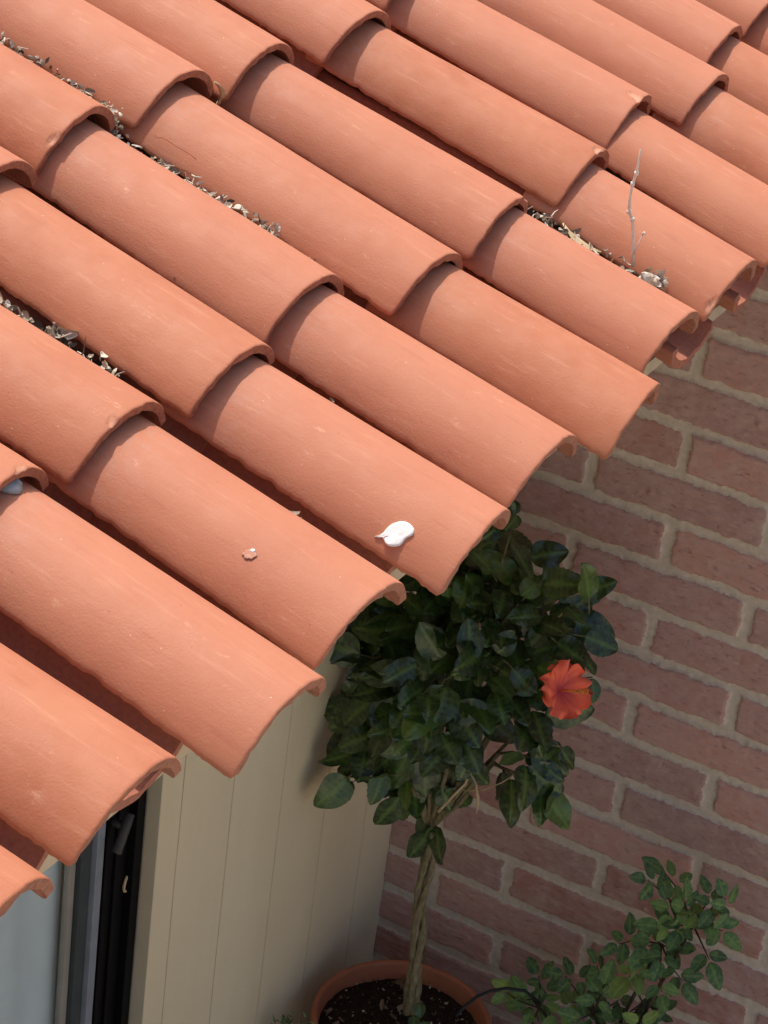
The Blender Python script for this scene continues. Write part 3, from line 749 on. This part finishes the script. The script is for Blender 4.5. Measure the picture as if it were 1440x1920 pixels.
# braided trunk
tb=hitplane(768,1890,PY); tt=hitplane(806,1545,PY)
for k in range(3):
    pts=[];rad=[]
    for i in range(46):
        t_=i/45; c_=tb.lerp(tt,t_); an=k*2.094+t_*5.6+.3*math.sin(t_*9+k); hr=.090*(1+.35*math.sin(t_*7+k*2)); 
        pts.append(u2m(Vector((c_.x+hr*math.cos(an)+.03*math.sin(t_*8),c_.y+hr*math.sin(an),c_.z-.1)))); rad.append(S*(.080-.014*t_+.012*math.sin(i*1.3+k)+.01*math.sin(i*.37*k)))
    m1=MB(plant.location); m1.tube(pts,rad,10); sub(m1,'trunk',M['bark'])
# crown: shoots to clusters, leaves round them
CL=[(760,1190,-3.2,.95,24),(700,1160,-2.9,.55,9),(860,1180,-3.2,1.0,24),(960,1170,-3.1,.9,18),(715,1290,-3.7,.95,24),(830,1290,-4.0,1.05,26),(935,1270,-3.7,.95,22),(750,1395,-3.9,.95,22),(860,1385,-3.7,.85,17),(650,1365,-4.0,.35,6),(655,1480,-4.1,.40,6),(740,1470,-3.8,.60,10),(805,1490,-3.5,.45,7),(1040,1200,-3.1,.6,9),(1085,1150,-3.1,.42,5),(1075,1215,-3.2,.38,4),(1000,1440,-3.6,.40,6),(1030,1490,-3.6,.28,3),(955,1470,-3.5,.25,2),(965,1000,-2.8,.40,6),(985,1075,-2.8,.30,3),(870,1090,-3.0,.85,16),(930,1110,-3.0,.65,9),(1020,1110,-3.0,.42,5),(1010,1370,-3.6,.30,4),(803,1560,-3.4,.18,3),(800,1100,-3.0,.75,12),(1120,1290,-3.3,.10,1),(1060,1420,-3.5,.12,1),(665,1410,-3.9,.30,4)]
q=random.Random(21); foli=MB(plant.location); ve=[]; br=MB(plant.location); twg=MB(plant.location)
core=hitplane(850,1330,-3.5)
for (px,py,yy,rr_,n_) in CL:
    c_=hitplane(855+(px-855)*.95,py,yy)
    c_=c_+Vector((0,0,.24))
    if c_.x-rr_<XC+.25: c_.x=XC+.25+rr_*.9
    mid=core.lerp(c_,.5)+rvec(q,.15)-Vector((0,0,.25))
    if (px,py)!=(803,1560):
        a0=tt+Vector((0,0,-.1)); br.tube([u2m(a0),u2m(a0.lerp(mid,.45)+rvec(q,.06)),u2m(mid),u2m(mid.lerp(c_,.6)+rvec(q,.05)),u2m(c_)],[S*.055,S*.048,S*.036,S*.026,S*.014],6)
    for k in range(int(n_*1.15)):
        dv=rvec(q).normalized(); rad=rr_*.90*q.uniform(.35,1)**.7
        p=c_+dv*rad*.85
        if p.x<XC+.12: p.x=XC+.12+q.random()*.2
        out=(p-core).normalized()
        d=(out*.75+dv*.5+rvec(q,.35)+Vector((.05,-.10,-.45))).normalized()
        nrm=(Vector((.42,-.62,.62))+out*.55+rvec(q,.30)).normalized()
        if abs(d.dot(nrm))>.75: d=(d-nrm*d.dot(nrm)*.8).normalized()
        L=q.uniform(.52,.93); 
        if px>1040 or py<1060: L*=.85
        leaf(foli,ve,p,d,nrm,L,L*q.uniform(.64,.86),q,fold=q.uniform(.0,.16),curl=q.uniform(.0,.45),serr=q.choice((0,.02,.045)),shape=q.uniform(.68,.88),val=q.random()**1.5,nl=15)
        if q.random()<.5: twg.tube([u2m(p-d*q.uniform(.2,.4)+rvec(q,.03)),u2m(p)],[.012*S,.010*S],5)
br.add([tuple(Vector(v)+br.o) for v in twg.v],twg.f,.3); sub(foli,'foliage',M['leaf'],vein=ve); sub(br,'branches',M['bark'])
# tan dry shoot hanging at the lower right of the crown
m1=MB(plant.location)
m1.tube([u2m(hitplane(x,y,-3.9)) for x,y in ((822,1522),(850,1492),(872,1470),(882,1450),(887,1430))],[S*.030,S*.026,S*.025,S*.03,S*.04],7)
m1.tube([u2m(hitplane(x,y,-3.92)) for x,y in ((880,1445),(893,1470),(897,1500),(893,1525))],[S*.018,S*.02,S*.035,S*.012],7)
m1.tube([u2m(hitplane(x,y,-3.8)) for x,y in ((868,1482),(905,1482),(940,1468),(965,1452))],[S*.016,S*.014,S*.012,S*.01],6)
sub(m1,'dry_shoot',M['dryleaf'])
# two small leaves at the foot of the trunk
m1=MB(plant.location); v1=[]
for (x,y) in ((785,1880),(775,1905),(795,1915)): leaf(m1,v1,hitplane(x,y,PY-.3),Vector((.4,-.5,-.3)),Vector((.4,-.6,.6)),.32,.26,q,val=.5)
sub(m1,'sucker_leaves',M['leaf'],vein=v1)
# flower
fc=hitplane(1060,1294,-4.0)
flower=bpy.data.objects.new('flower',None); COL.objects.link(flower); flower.parent=plant; flower.location=u2m(fc)-plant.location
fa=(-fwd*.80+right*.55-down*.10).normalized(); fu=(-down).cross(fa).normalized(); fv=fa.cross(fu).normalized()
q=random.Random(8)
for k in range(5):
    m1=MB(u2m(fc)); v1=[]; th_=[]; vs=[];fs=[]; nl,nw=14,13; ang=k*1.2566+.35+q.uniform(-.1,.1); ro_=q.uniform(0,6)
    rd=fu*math.cos(ang)+fv*math.sin(ang); sd_=fu*-math.sin(ang)+fv*math.cos(ang)
    for i in range(nl):
        t_=i/(nl-1)
        for j in range(nw):
            u=-1+2*j/(nw-1); w=.37*math.sin(math.pi*min(1,(t_**1.35*.80+.02)))**.8+.02*t_
            rr_=.54*t_*(1-.20*u*u*t_)
            z=.22*(1-t_)**2*-1+.06*t_+.10*math.sin(u*7.0+k+ro_+t_*3)*t_*t_+.03*math.sin(u*15+ro_)*t_**3+.05*u*(1 if k%2 else 1)*t_-.10*max(0,t_-.75)*4*(.5+.5*math.sin(ro_+u*4))
            vs.append(u2m(fc+rd*rr_*(1+.03*math.sin(u*13+ro_)*t_)+sd_*(u*w)+fa*z)); v1.append(.5+.5*math.sin(u*16+t_)); th_.append(max(0,1-t_/.55)**.8)
    for i in range(nl-1):
        for j in range(nw-1): fs.append((i*nw+j,i*nw+j+1,(i+1)*nw+j+1,(i+1)*nw+j))
    m1.add(vs,fs); meshobj('petal',m1.v,m1.f,M['petal'],flower,True,{'vein':v1,'throat':th_})
m1=MB(u2m(fc)); ax=(fa*.8+right*.55+down*.12).normalized()
m1.tube([u2m(fc+fa*-.12),u2m(fc+ax*.2),u2m(fc+ax*.36),u2m(fc+ax*.48)],[S*.026,S*.020,S*.016,S*.010],8)
for k in range(34):
    b_=fc+ax*q.uniform(.2,.46); d=(rvec(q)+ax*.4).normalized()*.06
    m1.tube([u2m(b_),u2m(b_+d)],[S*.004,S*.014],5)
meshobj('stamen',m1.v,m1.f,M['stamen'],flower)
m1=MB(u2m(fc))
for k in range(5):
    d=(ax*.7+rvec(q,.5)).normalized()*.10; b_=fc+ax*.47
    m1.tube([u2m(b_),u2m(b_+d*.8),u2m(b_+d)],[S*.006,S*.008,S*.020],6)
meshobj('stigma',m1.v,m1.f,M['stigma'],flower)

# ---- second plant: rose like shrub in its own pot, right of the tree
RY=-1.7; rc=hitplane(1150,2010,RY)
shrub=empty('potted_shrub',W(rc.x,rc.y,-ZG),'low light green shrub with small oval leaflets against the brick wall','shrub')
lathe('pot',pot_profile(1.45,rc.z-.4,-16,1.05),rc.x,rc.y,M['pot'],shrub)
soil_disc(rc.x,rc.y,1.28,rc.z-.80,shrub,9)
RC=[(1215,1650,4),(1250,1640,4),(1235,1672,5),(1255,1690,4),(1330,1680,4),(1360,1685,3),(1335,1730,4),(1300,1715,4),(1285,1690,3),(1355,1745,2),(1220,1715,3),(1240,1735,4),(1275,1745,5),(1265,1775,4),(1190,1740,4),(1160,1770,5),(1215,1775,4),(1240,1800,3),(1310,1785,4),(1330,1800,3),(1200,1805,3),(1180,1830,3),(1250,1830,5),(1240,1860,4),(1280,1840,2),(1120,1810,4),(1100,1830,4),(1130,1850,4),(1060,1830,4),(1010,1830,4),(975,1840,4),(1025,1860,5),(985,1875,3),(1070,1880,5),(1105,1880,5),(1090,1910,4),(1130,1905,4),(1160,1875,5),(1190,1890,5),(1170,1915,4),(1240,1895,4),(1220,1920,3),(1030,1900,4),(1010,1915,3),(950,1860,2),(1145,1935,4),(1065,1940,4),(1200,1945,4),(1000,1945,3)]
q=random.Random(5); fo=MB(shrub.location); ve=[]; st=MB(shrub.location)
root=Vector((rc.x,rc.y,rc.z-.7)); hubs=[hitplane(1205,1880,-1.7),hitplane(1240,1770,-1.6),hitplane(1110,1900,-1.9),hitplane(1010,1890,-1.8),hitplane(1300,1735,-1.5)]
for hnum,h_ in enumerate(hubs):
    m_=root.lerp(h_,.5)+rvec(q,.12)+Vector((0,0,.2)); st.tube([u2m(root),u2m(m_),u2m(h_)],[S*.06,S*.045,S*.03],7)
for px,py,n_ in [k for i,k in enumerate(RC) if i%4!=2]:
    yy=-1.7+q.uniform(-.55,.45); c_=hitplane(px,py,yy)
    if c_.y>-.35: c_.y=-.35
    h_=min(hubs,key=lambda h:(h-c_).length); dd=(c_-h_)
    st.tube([u2m(h_),u2m(h_.lerp(c_,.6)+rvec(q,.05)),u2m(c_)],[S*.022,S*.017,S*.010],5)
    d0=(dd.normalized() if dd.length>.05 else Vector((0,0,1)))+rvec(q,.4); nrm=(Vector((.40,-.55,.70))+rvec(q,.28)).normalized()
    d0=(d0-nrm*d0.dot(nrm)).normalized(); sv=nrm.cross(d0); base_v=q.random()**.9
    for k in range(n_+1):
        an=[0,1.0,-1.0,2.0,-2.0,2.9][k]; d=d0*math.cos(an)+sv*math.sin(an); off=-d0*(.0 if k==0 else .14*((k+1)//2))
        L=q.uniform(.31,.51)*(1.12 if k==0 else .92)
        leaf(fo,ve,c_+off+d*.05,d,(nrm+rvec(q,.16)).normalized(),L,L*q.uniform(.58,.74),q,fold=q.uniform(.05,.3),curl=q.uniform(.0,.35),serr=.04,shape=.85,val=min(1,max(0,base_v+q.uniform(-.15,.15))),nl=9)
meshobj('foliage',fo.v,fo.f,M['rose'],shrub,True,{'rnd':fo.a,'vein':ve}); meshobj('stems',st.v,st.f,M['stem'],shrub)
# ---- wispy plant left of the pot, thin black tube over the rim
wc=hitplane(540,1960,-5.2); weed=empty('weed',W(wc.x,wc.y,-ZG),'wispy green weed growing between the pot and the cream wall','weed')
fo=MB(weed.location); ve=[]; st=MB(weed.location); q=random.Random(2)
for k in range(13):
    px=490+q.random()*100; py=1893+q.random()*35+abs(px-545)*.15; tip=hitplane(px,py,-5.2+q.uniform(-.4,.4)); root=W(wc.x,wc.y,-16)
    m_=Vector((wc.x,wc.y,-16)).lerp(tip,.7)+rvec(q,.08)
    st.tube([root,u2m(m_),u2m(tip)],[S*.02,S*.014,S*.006],5)
    for j in range(16):
        p=m_.lerp(tip,j/15.0); leaf(fo,ve,p,rvec(q)+Vector((0,0,.5)),Vector((.4,-.5,.7))+rvec(q,.3),q.uniform(.10,.22),.05,q,nl=5,val=q.random())
meshobj('foliage',fo.v,fo.f,M['rose'],weed,True,{'rnd':fo.a,'vein':ve}); meshobj('stems',st.v,st.f,M['stem'],weed)
tp=[hitplane(x,y,yy) for x,y,yy in ((855,1905,-3.5),(870,1888,-3.3),(895,1868,-2.9),(920,1858,-2.6),(950,1853,-2.3),(985,1858,-2.1),(1010,1880,-2.0))]
mb=MB(u2m(tp[0])); mb.tube([u2m(p) for p in tp],[.035*S]*7,8); M['tube']=simple('black_rubber',(.008,.008,.009),(.015,.015,.016),30,.5)
o=mb.build('drip_tube',M['tube']); o.location=u2m(tp[0]); tag(o,'thin black watering tube bent over the rim of the clay pot','tube')
